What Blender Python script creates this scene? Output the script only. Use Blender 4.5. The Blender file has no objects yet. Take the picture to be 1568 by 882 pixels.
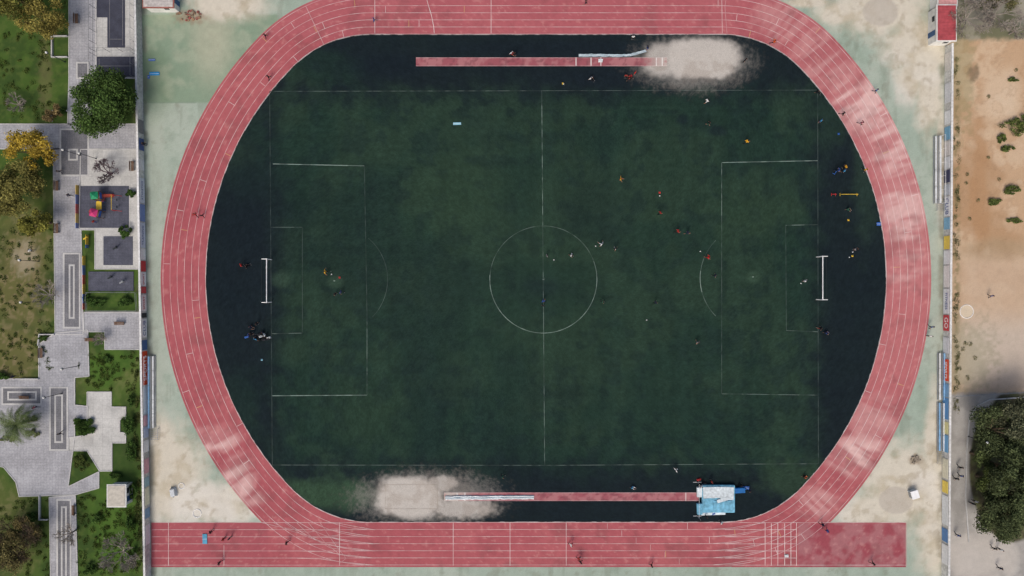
import bpy, bmesh, math, random
import numpy as np
from mathutils import Vector, Matrix
random.seed(7); RNG=np.random.default_rng(7)
S=8.9            # survey plan units per metre
H=118.0          # drone altitude
def PX(u): return (u-784.0)/S
def PY(v): return (441.0-v)/S
def P(u,v): return (PX(u),PY(v))
def sl(c):
    c=c/255.0
    return c/12.92 if c<=0.04045 else ((c+0.055)/1.055)**2.4
GAIN=0.92
def L(r,g,b): return np.array([sl(r)*GAIN,sl(g)*GAIN,sl(b)*GAIN])
def L4(r,g,b): 
    a=L(r,g,b); return (float(a[0]),float(a[1]),float(a[2]),1.0)
sc=bpy.context.scene
coll=sc.collection
# ------------------------------------------------------------ numpy noise
PERM=RNG.permutation(256)
VAL=RNG.random(256)
def vn(x,y,seed=0):
    xi=np.floor(x).astype(np.int64); yi=np.floor(y).astype(np.int64)
    fx=x-xi; fy=y-yi
    fx=fx*fx*(3-2*fx); fy=fy*fy*(3-2*fy)
    def h(a,b): return VAL[PERM[(PERM[(a+seed*17)&255]+b)&255]]
    a=h(xi,yi); b=h(xi+1,yi); c=h(xi,yi+1); d=h(xi+1,yi+1)
    return (a*(1-fx)+b*fx)*(1-fy)+(c*(1-fx)+d*fx)*fy
def fbm(x,y,seed=0,o=5,g=0.5):
    s=0;a=1;t=0
    ca,sa=math.cos(0.6),math.sin(0.6)
    for i in range(o):
        s=s+a*vn(x,y,seed+i); t+=a; a*=g
        x,y=(x*ca-y*sa)*2.03+13.1,(x*sa+y*ca)*2.03+7.7
    return s/t
def sst(a,b,x):
    t=np.clip((x-a)/(b-a),0,1); return t*t*(3-2*t)
def ell(u,v,cu,cv,ru,rv,soft=0.4,n=None,amp=0.5):
    d=np.sqrt(((u-cu)/ru)**2+((v-cv)/rv)**2)
    if n is not None: d=d+(n-0.5)*amp
    return 1-sst(1-soft/2,1+soft/2,d)
def sell(u,v,cu,cv,ru,rv,soft=0.4,n=None,amp=0.5):   # squarer patch
    d=((np.abs(u-cu)/ru)**3+(np.abs(v-cv)/rv)**3)**(1/3)
    if n is not None: d=d+(n-0.5)*amp
    return 1-sst(1-soft/2,1+soft/2,d)
def box(u,v,u0,u1,v0,v1,soft=2):
    return sst(u0-soft,u0+soft,u)*(1-sst(u1-soft,u1+soft,u))*sst(v0-soft,v0+soft,v)*(1-sst(v1-soft,v1+soft,v))
def mix(c,t,m):
    m=m[...,None]; return c*(1-m)+t*m
def full(u,c): return np.ones(u.shape+(1,))*c
LW=lambda v: 217+0.0165*v      # left wall base
RW=lambda v: 1447-0.0065*v     # right wall base
# ------------------------------------------------------------ colour of surfaces
def terrain_col(x,y):
    u=x*S+784; v=441-y*S
    nb=fbm(x/9,y/9,1); nm=fbm(x/2.2,y/2.2,5); nf=fbm(x*1.6,y*1.6,9,3); ns=vn(x*5,y*5,3)
    st=fbm(x/1.1,y/6,15)
    sage=full(u,L(154,168,154))
    sage=mix(sage,L(174,181,168),sst(0.5,0.72,nb)*0.5)
    sage=mix(sage,L(136,152,136),sst(0.52,0.75,nm)*0.45)
    sage=mix(sage,L(124,134,118),sst(0.58,0.74,st)*0.35)
    sage=mix(sage,L(128,130,114),sst(0.62,0.78,fbm(x/1.4,y/1.4,33))*.4)
    moss=box(u,v,150,425,22,157,1.5)
    sage=mix(sage,mix(full(u,L(130,149,127)),L(156,165,143),sst(0.42,0.7,nm)*0.7),moss)
    sage=mix(sage,L(98,122,90),ell(u,v,232,130,30,50,1,nm,.8)*0.4)
    sage=mix(sage,L(176,174,152),ell(u,v,325,60,30,60,1.2,nm,1.0)*0.6)
    ex=np.maximum(np.maximum(ell(u,v,240,420,22,220,.9,nm,.8),ell(u,v,1437,430,12,240,.9,nm,.8)),0)
    sage=mix(sage,L(174,179,166),ex*.4)
    sand=np.zeros_like(u)
    for e in [(350,5,60,26),(262,735,52,80),(245,700,26,60),(335,770,70,34),(1385,745,70,66),(1330,785,50,30),(1430,700,16,100),
              (1345,15,75,40),(1405,70,55,55),(1422,130,22,80),(1395,120,22,42),(1435,800,34,80),(1238,4,40,8),(1290,20,45,20),(1440,250,8,90)]:
        sand=np.maximum(sand,ell(u,v,*e,0.9,nm*0.75+nf*0.25,.9))
    sc_=mix(full(u,L(206,198,182)),L(188,176,154),sst(0.45,0.7,nm)*.8)
    sc_=mix(sc_,L(216,211,202),sst(0.5,0.7,nb)*0.7)
    sc_=mix(sc_,L(168,154,132),sst(0.58,0.72,fbm(x/1.2,y/1.2,37))*.5)
    sage=mix(sage,sc_,sand*0.92)
    for (cu,cv,r) in [(1348,18,27),(1372,766,26)]:
        sage=mix(sage,L(178,170,158),ell(u,v,cu,cv,r,r*0.8,0.12,nm,.12)*0.75)
    sage=mix(sage,L(150,128,108),ell(u,v,292,26,22,10,0.8,nf,1.2)*0.6)
    sage=mix(sage,L(140,125,105),ell(u,v,1401,704,10,8,0.8,nf,1.0)*0.7)
    sage=mix(sage,L(96,120,100),(1-sst(.6,1.6,np.abs(v-157)))*box(u,v,225,300,140,170,3)*.4)
    dl=np.abs(u-LW(v)-3); sage=mix(sage,L(104,104,92),(1-sst(0,8,dl))*sst(0.35,0.65,nm)*0.6)
    dr=np.abs(u-RW(v)+3); sage=mix(sage,L(122,116,98),(1-sst(0,8,dr))*sst(0.35,0.65,nm)*0.6)
    # park lawn
    gr=full(u,L(66,90,36))
    gr=mix(gr,L(48,68,30),sst(0.43,0.62,nm)*0.65)
    gr=mix(gr,L(88,100,50),sst(0.52,0.7,nf)*0.35)
    gr=mix(gr,L(74,108,38),(ell(u,v,175,575,60,40,.8,nm,.6)+ell(u,v,180,790,40,80,.8,nm,.6)).clip(0,1)*.45)
    gr=mix(gr,L(42,58,30),ell(u,v,190,690,26,60,.9,nm,.8)*.5)
    br=np.maximum(ell(u,v,30,430,50,110,1.2,nm,1.2),ell(u,v,20,540,40,60,1,nm,1.2))
    br=np.maximum(br,ell(u,v,10,820,50,70,1,nm,1.0)*.5)
    br=np.maximum(br,sst(0.55,0.7,nb)*0.45*sst(250,330,v)*(1-sst(560,640,v)))
    gr=mix(gr,mix(full(u,L(104,98,60)),L(130,114,86),sst(.5,.7,nf)),br*0.75)
    gr=mix(gr,L(160,148,126),ell(u,v,40,395,18,24,.9,nf,1.3)*0.7)
    gr=mix(gr,L(128,112,82),ell(u,v,70,120,10,60,.9,nf,1.3)*0.3)
    gr=mix(gr,L(116,110,86),(1-sst(0,8,np.abs(u-LW(v)+12)))*0.45*sst(.4,.6,nm))
    # earth on the right
    ea=full(u,L(188,158,127))
    ea=mix(ea,L(202,179,152),sst(0.45,0.65,nm)*0.6)
    ea=mix(ea,L(168,134,100),sst(0.52,0.72,nb)*0.7)
    ea=mix(ea,L(162,130,100),sst(0.6,0.75,nf)*0.3)
    ea=mix(ea,L(168,130,94),ell(u,v,1500,300,14,110,.8,nm,.8)*0.65)
    ea=mix(ea,L(214,196,172),sell(u,v,1535,150,26,40,.8,nm,1.0)*.4)
    ea=mix(ea,L(158,138,110),ell(u,v,1520,385,60,18,.9,nm,.8)*0.55)
    ea=mix(ea,L(190,166,142),box(u,v,1470,1700,395,600,20)*0.75)
    ea=mix(ea,L(190,180,168),box(u,v,1462,1640,490,590,30)*0.65)
    ea=mix(ea,L(140,141,110),ell(u,v,1480,550,40,55,1.0,nf,1.5)*0.4)
    ea=mix(ea,L(108,108,72),(1-sst(0,9,np.abs(u-1465)))*sst(.42,.6,nf)*0.6*(1-sst(590,610,v)))
    ea=mix(ea,L(118,128,84),ell(u,v,1475,95,16,90,.9,nf,1.6)*0.35)
    ea=mix(ea,L(206,190,166),ell(u,v,1480,477,11,11,.2))
    ea=mix(ea,L(106,88,72),ell(u,v,1490,112,8,12,.9,nf,1.0)*.6)
    ea=mix(ea,L(132,106,82),(sst(.47,.5,nm)*(1-sst(.5,.53,nm)))*.2*(1-sst(380,420,v)))
    pav=mix(full(u,L(168,165,160)),L(146,143,138),sst(.4,.7,nm)*.8)
    pav=mix(pav,L(188,181,172),ell(u,v,1500,850,60,40,.8,nm,.8)*.8)
    lowr=sst(598,606,v+ (nf-.5)*6)
    ea=mix(ea,pav,lowr)
    bed=np.maximum(ell(u,v,1550,720,66,110,0.06,nb,.1),ell(u,v,1570,650,60,60,.1))
    ea=mix(ea,mix(full(u,L(78,74,56)),L(94,96,66),sst(.4,.6,nf)),bed*lowr)
    topr=1-sst(56,64,v+(nf-.5)*8)
    ea=mix(ea,mix(full(u,L(150,146,130)),L(112,112,88),sst(.4,.62,nm)),topr)
    col=mix(sage,gr,1-sst(-1,1,u-LW(v)+2))
    col=mix(col,ea,sst(-1,1,u-RW(v)-4))
    far=np.maximum(np.abs(x)/130,np.abs(y)/90); col=mix(col,L(120,118,92),sst(1,1.5,far)*.8)
    col*= (0.93+0.14*nf)[...,None]*(0.97+0.06*ns)[...,None]
    return col
def turf_col(x,y):
    u=x*S+784; v=441-y*S
    nb=fbm(x/8,y/8,21); nm=fbm(x/2,y/2,25); nf=fbm(x*1.8,y*1.8,29,3); ns=RNG.random(u.shape)
    c=full(u,L(32,52,44))
    c=mix(c,L(43,62,49),sst(.40,.66,nb)*.6)
    c=mix(c,L(26,41,40),sst(.48,.70,nm)*.5)
    c=mix(c,L(23,37,38),sst(.50,.66,fbm(x/14,y/14,71))*.4)
    roll=np.sin(u*2*math.pi/36.0)*0.5+0.5
    c*= (0.97+0.06*sst(.3,.7,roll))[...,None]
    roll2=vn(u/18.0,v*0+3,4); c*=(0.94+0.12*roll2)[...,None]
    roll3=vn(u*0+5,v/5.0,9); c*=(0.96+0.08*roll3)[...,None]
    d=np.maximum(np.maximum(425-u,u-1243),np.maximum(148-v,v-714))
    dk=sst(-30,34,d+(nm-.5)*36)
    dk*= 1-0.75*ell(u,v,490,105,60,26,1,nm,.7)
    dk*= 1-0.8*ell(u,v,1275,170,40,50,1,nm,.7)
    dk*= 1-0.6*ell(u,v,375,240,40,70,1,nm,.7)
    dk*= 1-0.5*ell(u,v,370,620,30,60,1,nm,.7)
    c=mix(c,L(22,30,37),dk*.85)
    c=mix(c,L(22,31,38),ell(u,v,375,420,55,150,1.0,nm,.6)*.6)
    c=mix(c,L(60,86,62),ell(u,v,500,757,75,24,1.0,nm,.9)*.6)
    c=mix(c,L(52,74,54),ell(u,v,1220,735,50,30,1.0,nm,.9)*.5)
    c=mix(c,L(46,66,54),ell(u,v,1325,250,18,120,1.0,nm,.9)*.45)
    c=mix(c,L(44,64,50),ell(u,v,830,415,260,170,1.2,nb,.9)*.2)
    c=mix(c,L(24,34,42),ell(u,v,830,440,26,14,1.4,nm,.9)*.35)
    for e in [(1045,183,9,8),(1098,200,14,8),(600,100,60,18),(850,75,160,12),(920,120,90,14)]:
        c=mix(c,L(22,31,39),ell(u,v,*e,1.0,nm,.6)*.6)
    for e in [(513,432,12,9),(1153,424,10,9),(430,428,14,12)]:
        c=mix(c,L(60,82,66),ell(u,v,*e,.8,nf,.5)*.45)
    for e in [(1010,327,10,8),(560,640,60,50),(700,300,60,50),(1150,330,60,40)]:
        c=mix(c,L(46,66,48),ell(u,v,*e,1.2,nm,.8)*.3)
    c*= (0.78+0.44*nf)[...,None]*(0.84+0.32*ns)[...,None]
    # sand spread beside the pits: dense core, thin dusty fringe
    m=np.maximum(sell(u,v,1074,91,56,31,.42,nm*.7+nf*.3,.45),sell(u,v,1020,93,34,24,.7,nm*.6+nf*.4,.6)*.85)
    m=np.maximum(m,ell(u,v,1060,96,80,38,.9,nf*.7+ns*.3,.7)*.36)
    b=np.maximum(sell(u,v,628,761,53,31,.45,nm*.7+nf*.3,.5),ell(u,v,676,742,26,13,.8,nf,.7)*.8)
    b=np.maximum(b,ell(u,v,708,778,48,16,.9,nf,.7)*.85)
    b=np.maximum(b,ell(u,v,655,762,98,36,.9,nf*.7+ns*.3,.8)*.36)
    m=np.maximum(m,b)
    scol=full(u,L(190,184,176))*(0.88+0.24*nm)[...,None]*(0.96+.08*ns)[...,None]
    scol=mix(scol,L(166,157,147),sst(.48,.68,nm)*.6)
    return mix(c,scol,m*.97)
def track_col(x,y):
    u=x*S+784; v=441-y*S
    nb=fbm(x/7,y/7,41); nm=fbm(x/1.8,y/1.8,45); nf=fbm(x*1.7,y*1.7,49,3); ns=RNG.random(u.shape)
    c=full(u,L(165,86,92))
    c=mix(c,L(177,100,103),sst(.42,.68,nb)*.5)
    c=mix(c,L(148,76,82),sst(.5,.72,nm)*.4)
    top=1-sst(50,62,v); c=mix(c,L(172,98,104),top*.4)
    right=sst(1230,1330,u)*(1-sst(560,700,v))*sst(60,130,v)
    c=mix(c,L(190,122,122),right*.5)
    ang=np.arctan2(v-426,u-834)
    st=fbm(ang*55,np.hypot(u-834,v-426)/60,61,3)
    for (cu,cv,ru,rv,a) in [(1322,160,42,38,.95),(1365,220,34,38,.85),(1385,320,34,60,.85),(1388,410,32,40,.4),(1345,640,40,30,.4),(1310,695,38,26,1.),(1250,770,30,22,.5),
                            (330,672,30,18,.95),(366,735,22,30,.9),(1195,35,40,30,.35),(1260,90,40,40,.4),(385,765,20,14,.5)]:
        m=ell(u,v,cu,cv,ru,rv,1.2,nm,.7)*(.25+.75*sst(.38,.62,st))
        c=mix(c,L(220,188,182),m*a*.8)
    dark=box(u,v,1222,1500,801,870,2)
    c=mix(c,mix(full(u,L(146,70,80)),L(160,106,110),sst(.4,.62,nm)),dark*.85)
    dl=box(u,v,200,410,801,870,3); c=mix(c,L(156,80,88),dl*.6)
    c=mix(c,L(205,165,155),sst(.68,.8,nf)*.2)
    dirt=fbm(x/3,y/3,66); c=mix(c,L(120,72,74),sst(.6,.74,dirt)*.3)
    c*= (0.91+0.18*nf)[...,None]*(0.95+0.10*ns)[...,None]
    return c
# ------------------------------------------------------------ materials
def newmat(name): 
    m=bpy.data.materials.new(name); m.use_nodes=True
    return m,m.node_tree.nodes,m.node_tree.links,m.node_tree.nodes['Principled BSDF']
def sheet_mat(name,scale=9,amp=0.35,rough=0.92,bump=0.15,attr=True,col=None,brick=None,spec=.2):
    m,n,l,b=newmat(name)
    tc=n.new('ShaderNodeTexCoord')
    nz=n.new('ShaderNodeTexNoise'); nz.inputs['Scale'].default_value=scale; nz.inputs['Detail'].default_value=4
    l.new(tc.outputs['Object'],nz.inputs['Vector'])
    mr=n.new('ShaderNodeMapRange'); mr.inputs['From Min'].default_value=.3; mr.inputs['From Max'].default_value=.7
    mr.inputs['To Min'].default_value=1-amp; mr.inputs['To Max'].default_value=1+amp
    l.new(nz.outputs['Fac'],mr.inputs['Value'])
    vm=n.new('ShaderNodeVectorMath'); vm.operation='SCALE'
    l.new(mr.outputs['Result'],vm.inputs['Scale'])
    if attr:
        at=n.new('ShaderNodeAttribute'); at.attribute_name='Col'; src=at.outputs['Color']
    else:
        rgb=n.new('ShaderNodeRGB'); rgb.outputs[0].default_value=col; src=rgb.outputs[0]
    if not attr:
        n2=n.new('ShaderNodeTexNoise'); n2.inputs['Scale'].default_value=scale*.08; n2.inputs['Detail'].default_value=6
        l.new(tc.outputs['Object'],n2.inputs['Vector'])
        m2=n.new('ShaderNodeMapRange'); m2.inputs['From Min'].default_value=.3; m2.inputs['From Max'].default_value=.7
        m2.inputs['To Min'].default_value=.82; m2.inputs['To Max'].default_value=1.15
        l.new(n2.outputs['Fac'],m2.inputs['Value'])
        v2=n.new('ShaderNodeVectorMath'); v2.operation='SCALE'
        l.new(src,v2.inputs[0]); l.new(m2.outputs['Result'],v2.inputs['Scale']); src=v2.outputs[0]
    if brick:
        bt=n.new('ShaderNodeTexBrick'); bt.inputs['Scale'].default_value=1.0
        bt.inputs['Brick Width'].default_value=brick; bt.inputs['Row Height'].default_value=brick
        bt.inputs['Mortar Size'].default_value=.03; bt.offset=0
        bt.inputs['Color1'].default_value=(1,1,1,1); bt.inputs['Color2'].default_value=(.88,.88,.88,1); bt.inputs['Mortar'].default_value=(.78,.78,.78,1)
        l.new(tc.outputs['Object'],bt.inputs['Vector'])
        v3=n.new('ShaderNodeVectorMath'); v3.operation='MULTIPLY'
        l.new(src,v3.inputs[0]); l.new(bt.outputs['Color'],v3.inputs[1]); src=v3.outputs[0]
    l.new(src,vm.inputs[0]); l.new(vm.outputs[0],b.inputs['Base Color'])
    b.inputs['Roughness'].default_value=rough; b.inputs['Specular IOR Level'].default_value=spec
    if bump:
        bp=n.new('ShaderNodeBump'); bp.inputs['Strength'].default_value=bump; bp.inputs['Distance'].default_value=.03
        l.new(nz.outputs['Fac'],bp.inputs['Height']); l.new(bp.outputs['Normal'],b.inputs['Normal'])
    return m
_pm={}
def pm(name,rgb,rough=.7,amp=.12,scale=6,metal=0):
    k=(name,tuple(rgb),rough)
    if k in _pm: return _pm[k]
    m=sheet_mat(name,scale,amp,rough,0,False,L4(*rgb)); m.node_tree.nodes['Principled BSDF'].inputs['Metallic'].default_value=metal
    _pm[k]=m; return m
M_ter=sheet_mat('ground_surface',7,.09,.95,.2)
M_turf=sheet_mat('turf_surface',12,.24,.95,.3,spec=.1)
M_track=sheet_mat('track_surface',14,.07,.9,.15)
M_line=sheet_mat('line_paint',10,.12,.8,0)
M_leaf=sheet_mat('foliage',3,.22,.8,0,spec=.15)
# leaves let some light through
_n=M_leaf.node_tree.nodes;_l=M_leaf.node_tree.links
_tr=_n.new('ShaderNodeBsdfTranslucent');_mx=_n.new('ShaderNodeMixShader');_mx.inputs[0].default_value=.3
_b=_n['Principled BSDF'];_o=[q for q in _n if q.type=='OUTPUT_MATERIAL'][0]
_l.new(_b.inputs['Base Color'].links[0].from_socket,_tr.inputs['Color']);_l.new(_b.outputs[0],_mx.inputs[1]);_l.new(_tr.outputs[0],_mx.inputs[2]);_l.new(_mx.outputs[0],_o.inputs['Surface'])
# ------------------------------------------------------------ mesh helpers
def raw_mesh(name,V,F,mat,col=None,parent=None):
    me=bpy.data.meshes.new(name)
    V=np.asarray(V,dtype=np.float32); F=np.asarray(F,dtype=np.int32)
    k=F.shape[1]
    me.vertices.add(len(V)); me.vertices.foreach_set('co',V.ravel())
    me.loops.add(F.size); me.loops.foreach_set('vertex_index',F.ravel())
    me.polygons.add(len(F)); me.polygons.foreach_set('loop_start',np.arange(0,F.size,k,dtype=np.int32))
    me.update(calc_edges=True)
    if col is not None:
        a=me.color_attributes.new('Col','FLOAT_COLOR','POINT')
        c=np.ones((len(V),4),dtype=np.float32); c[:,:3]=col.reshape(-1,3); a.data.foreach_set('color',c.ravel())
    me.materials.append(mat)
    o=bpy.data.objects.new(name,me); coll.objects.link(o)
    if parent: o.parent=parent
    return o
def gridF(ni,nj,off=0,wrap=False):
    i,j=np.meshgrid(np.arange(ni-1),np.arange(nj if wrap else nj-1),indexing='ij')
    j2=(j+1)%nj
    return np.stack([i*nj+j,i*nj+j2,(i+1)*nj+j2,(i+1)*nj+j],-1).reshape(-1,4)+off
def grid_sheet(name,X,Y,z,fn,mat,wrap=False):
    Z=np.full(X.shape,z) if np.isscalar(z) else z
    V=np.stack([X,Y,Z],-1).reshape(-1,3)
    return raw_mesh(name,V,gridF(X.shape[0],X.shape[1],0,wrap),mat,fn(X,Y).reshape(-1,3))
class MB:
    def __init__(s): s.v=[];s.f=[];s.m=[];s.mats=[]
    def mi(s,m):
        if m not in s.mats: s.mats.append(m)
        return s.mats.index(m)
    def add(s,vs,fs,mat):
        o=len(s.v); s.v+= [tuple(a) for a in vs]; k=s.mi(mat)
        for f in fs: s.f.append([i+o for i in f]); s.m.append(k)
    def box(s,c,d,mat,rz=0,taper=1.0):
        x,y,z=[a/2 for a in d]; ca,sa=math.cos(rz),math.sin(rz); vs=[]
        for sz in (-1,1):
            t=taper if sz>0 else 1
            for sx,sy in ((-1,-1),(1,-1),(1,1),(-1,1)):
                a,b=sx*x*t,sy*y*t
                vs.append((c[0]+a*ca-b*sa,c[1]+a*sa+b*ca,c[2]+sz*z))
        s.add(vs,[(3,2,1,0),(4,5,6,7),(0,1,5,4),(1,2,6,5),(2,3,7,6),(3,0,4,7)],mat)
    def tube(s,p0,p1,r0,r1,mat,n=6,cap=True):
        p0=Vector(p0);p1=Vector(p1); d=(p1-p0)
        if d.length<1e-6: return
        d.normalize(); a=d.orthogonal().normalized(); b=d.cross(a); vs=[]
        for p,r in ((p0,r0),(p1,r1)):
            for i in range(n):
                t=2*math.pi*i/n; vs.append(p+a*math.cos(t)*r+b*math.sin(t)*r)
        fs=[(i,(i+1)%n,n+(i+1)%n,n+i) for i in range(n)]
        if cap: fs+=[tuple(range(n-1,-1,-1)),tuple(range(n,2*n))]
        s.add(vs,fs,mat)
    def sphere(s,c,r,mat,n=8,m=6,sz=1.0):
        vs=[(c[0],c[1],c[2]+r*sz)]
        for i in range(1,m):
            for j in range(n):
                a=math.pi*i/m;b=2*math.pi*j/n
                vs.append((c[0]+r*math.sin(a)*math.cos(b),c[1]+r*math.sin(a)*math.sin(b),c[2]+r*sz*math.cos(a)))
        vs.append((c[0],c[1],c[2]-r*sz)); fs=[]
        for j in range(n):
            fs.append((0,1+j,1+(j+1)%n)); fs.append((len(vs)-1,1+(m-2)*n+(j+1)%n,1+(m-2)*n+j))
        for i in range(m-2):
            for j in range(n):
                a=1+i*n+j;b=1+i*n+(j+1)%n; fs.append((a,a+n,b+n,b))
        s.add(vs,fs,mat)
    def prism(s,poly,z0,z1,mat,side=None):
        n=len(poly); vs=[(p[0],p[1],z0) for p in poly]+[(p[0],p[1],z1) for p in poly]
        s.add(vs,[tuple(range(n,2*n))],mat)
        s.add(vs,[(i,(i+1)%n,n+(i+1)%n,n+i) for i in range(n)],side or mat)
    def build(s,name,loc=(0,0,0),rz=0,parent=None,bevel=0,smooth=False):
        me=bpy.data.meshes.new(name); me.from_pydata(s.v,[],s.f); me.update()
        for m in s.mats: me.materials.append(m)
        me.polygons.foreach_set('material_index',s.m)
        if smooth: me.polygons.foreach_set('use_smooth',[True]*len(s.f))
        o=bpy.data.objects.new(name,me); coll.objects.link(o); o.location=loc; o.rotation_euler=(0,0,rz)
        if parent: o.parent=parent
        if bevel:
            b=o.modifiers.new('b','BEVEL'); b.width=bevel; b.segments=2; b.limit_method='ANGLE'
        return o
def empty(name,loc=(0,0,0)):
    e=bpy.data.objects.new(name,None); coll.objects.link(e); e.location=loc; return e
# ------------------------------------------------------------ ground
def axis(lo,hi,step):
    core=np.arange(lo,hi+step/2,step)
    out=[];d=step;x=hi
    while x<2500: d*=1.35; x+=d; out.append(x)
    o2=[];d=step;x=lo
    while x>-2500: d*=1.35; x-=d; o2.append(x)
    return np.array(o2[::-1]+list(core)+out)
ax=axis(-92,92,.22); ay=axis(-53,53,.22)
X,Y=np.meshgrid(ax,ay)
grid_sheet('ground',X,Y,0.0,terrain_col,M_ter)
# ------------------------------------------------------------ track geometry (three-centred oval)
def oval():
    a,h,r=252/S,372.5/S,168/S
    R=(a*a+h*h-2*h*r)/(2*(a-r))
    xl,xr=PX(316)+a,PX(1356)-a; cy=PY(426)
    pts=[];nor=[]
    th=math.atan2(h-r,R-a)
    def arc(cx,cyy,rad,a0,a1,n):
        for i in range(n):
            t=a0+(a1-a0)*i/n; pts.append((cx+rad*math.cos(t),cyy+rad*math.sin(t))); nor.append((math.cos(t),math.sin(t)))
    def line(x0,y0,x1,y1,n,nn):
        for i in range(n):
            t=i/n; pts.append((x0+(x1-x0)*t,y0+(y1-y0)*t)); nor.append(nn)
    arc(xr-(R-a),cy,R,-th,th,220)
    arc(xr,cy+h-r,r,th,math.pi/2,90)
    line(xr,cy+h,xl,cy+h,240,(0,1))
    arc(xl,cy+h-r,r,math.pi/2,math.pi-th,90)
    arc(xl+(R-a),cy,R,math.pi-th,math.pi+th,220)
    arc(xl,cy-h+r,r,math.pi+th,1.5*math.pi,90)
    line(xl,cy-h,xr,cy-h,240,(0,-1))
    arc(xr,cy-h+r,r,1.5*math.pi,2*math.pi-th,90)
    return np.array(pts),np.array(nor)
C,N=oval()
t=np.linspace(0,7.85,44)
X=C[None,:,0]+N[None,:,0]*t[:,None]; Y=C[None,:,1]+N[None,:,1]*t[:,None]
grid_sheet('running_track',X,Y,0.008,track_col,M_track,True)
gx=np.arange(PX(LW(834))+.1,PX(560),.2); gy=np.linspace(PY(868.5),PY(800.2),40)
X,Y=np.meshgrid(gx,gy); grid_sheet('running_track',X,Y,0.012,track_col,M_track)
gx=np.arange(PX(1120),PX(1388),.2); X,Y=np.meshgrid(gx,gy); grid_sheet('running_track',X,Y,0.012,track_col,M_track)
cen=np.array([PX(834),PY(426)])
t=np.linspace(0.0006,1,250)
X=cen[0]+(C[None,:,0]-cen[0])*t[:,None]; Y=cen[1]+(C[None,:,1]-cen[1])*t[:,None]
grid_sheet('football_pitch',X,Y,0.020,turf_col,M_turf,True)
# inner kerb
a=C; b=C+N*.09; n=len(a)
V=np.concatenate([np.c_[a,np.full(n,0.0)],np.c_[a,np.full(n,.06)],np.c_[b,np.full(n,.06)],np.c_[b,np.full(n,0.0)]])
x=V[:,0];y=V[:,1]; nn=fbm(x*1.2,y*1.2,77,3)
col=mix(full(x,L(160,156,154)),L(70,66,64),sst(.38,.6,nn))
raw_mesh('track_kerb',V,gridF(4,n,0,True),M_line,col)
# ------------------------------------------------------------ painted lines
class Lines:
    def __init__(s): s.V=[];s.F=[];s.C=[];s.n=0
    def add(s,pts,w,z,base,alpha,wear=.5,col=(236,236,232),seed=90):
        pts=np.asarray(pts,float); seg=np.linalg.norm(np.diff(pts,axis=0),axis=1); L_=np.r_[0,np.cumsum(seg)]
        k=max(2,int(L_[-1]/.3)+1); q=np.linspace(0,L_[-1],k)
        p=np.c_[np.interp(q,L_,pts[:,0]),np.interp(q,L_,pts[:,1])]
        d=np.gradient(p,axis=0); d/=np.linalg.norm(d,axis=1)[:,None]+1e-9; nn=np.c_[-d[:,1],d[:,0]]*w/2
        a=p+nn;b=p-nn; x=np.r_[a[:,0],b[:,0]];y=np.r_[a[:,1],b[:,1]]
        no=fbm(x*.9,y*.9,seed,4); no=np.r_[no[:k],no[:k]]
        al=alpha*(1-wear+wear*sst(.38,.62,no))
        c=mix(base(x,y),L(*col),al)
        s.V.append(np.c_[x,y,np.full(2*k,z)]); s.F.append(gridF(2,k,s.n)); s.C.append(c); s.n+=2*k
    def build(s,name): return raw_mesh(name,np.concatenate(s.V),np.concatenate(s.F),M_line,np.concatenate(s.C))
def arcp(cu,cv,r,a0,a1,n=80):
    t=np.linspace(math.radians(a0),math.radians(a1),n)
    return np.c_[PX(cu)+r/S*np.cos(t),PY(cv)+r/S*np.sin(t)]
pl=Lines(); zl=0.026
PC=(176,198,188)
def pline(u0,v0,u1,v1,a,w=.10,wear=.85): pl.add([P(u0,v0),P(u1,v1)],w,zl,turf_col,a*.55,wear,PC)
pline(413,140,830,139,.30);pline(830,139,1252,138,.22)
pline(416,712,834,712.5,.30);pline(834,712.5,1252,710,.35)
pline(413,140,417,712,.14);pline(1252,138,1253,710,.18)
pline(829.5,139,831,330,.62);pline(831,330,834,712,.42)
pline(418,251,558,254,.85,.12,.55);pline(558,254,562,480,.14);pline(562,480,562,605,.42);pline(417,606,562,605,.85,.12,.55)
pline(1105,249,1252,246,.72,.12,.55);pline(1105,249,1105,330,.5);pline(1105,330,1105,603,.2);pline(1105,603,1252,605,.38)
pline(414,348,463,348,.32);pline(463,348,463,510,.14);pline(416,511,463,510,.4)
pline(1203,345,1252,344,.6);pline(1203,345,1204,506,.14);pline(1204,506,1252,508,.4)
pl.add(arcp(832,428,82,-185,20),.11,zl+.003,turf_col,.40,.5,PC)
pl.add(arcp(832,428,82,20,175),.10,zl+.003,turf_col,.16,.8,PC)
pl.add(arcp(511,428,82.5,-44,50),.09,zl,turf_col,.12,.7,PC)
pl.add(arcp(1154,426,82,135,225),.10,zl,turf_col,.18,.7,PC)
pl.add(arcp(1154,426,82,172,195),.12,zl+.003,turf_col,.4,.2,PC)
for (u,v) in [(832,428),(512,430),(1153,424)]: pline(u-1.3,v,u+1.3,v,.6,.2,.1)
for a in [(590,742,670,742),(590,779,670,779),(590,742,590,779),(670,742,670,779)]:
    pl.add([P(a[0],a[1]),P(a[2],a[3])],.14,zl+.006,turf_col,.4,.5,(140,130,116))
pl.build('pitch_markings')
tl=Lines(); zt=0.017
for k in range(7):
    o=.15+k*1.22; p=C+N*o; p=np.vstack([p,p[:1]])
    tl.add(p,.075,zt+.0006*k,track_col,.55 if k else .7,.45,(232,222,220))
ys=[798+1.3+k*10.86 for k in range(7)]
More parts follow.
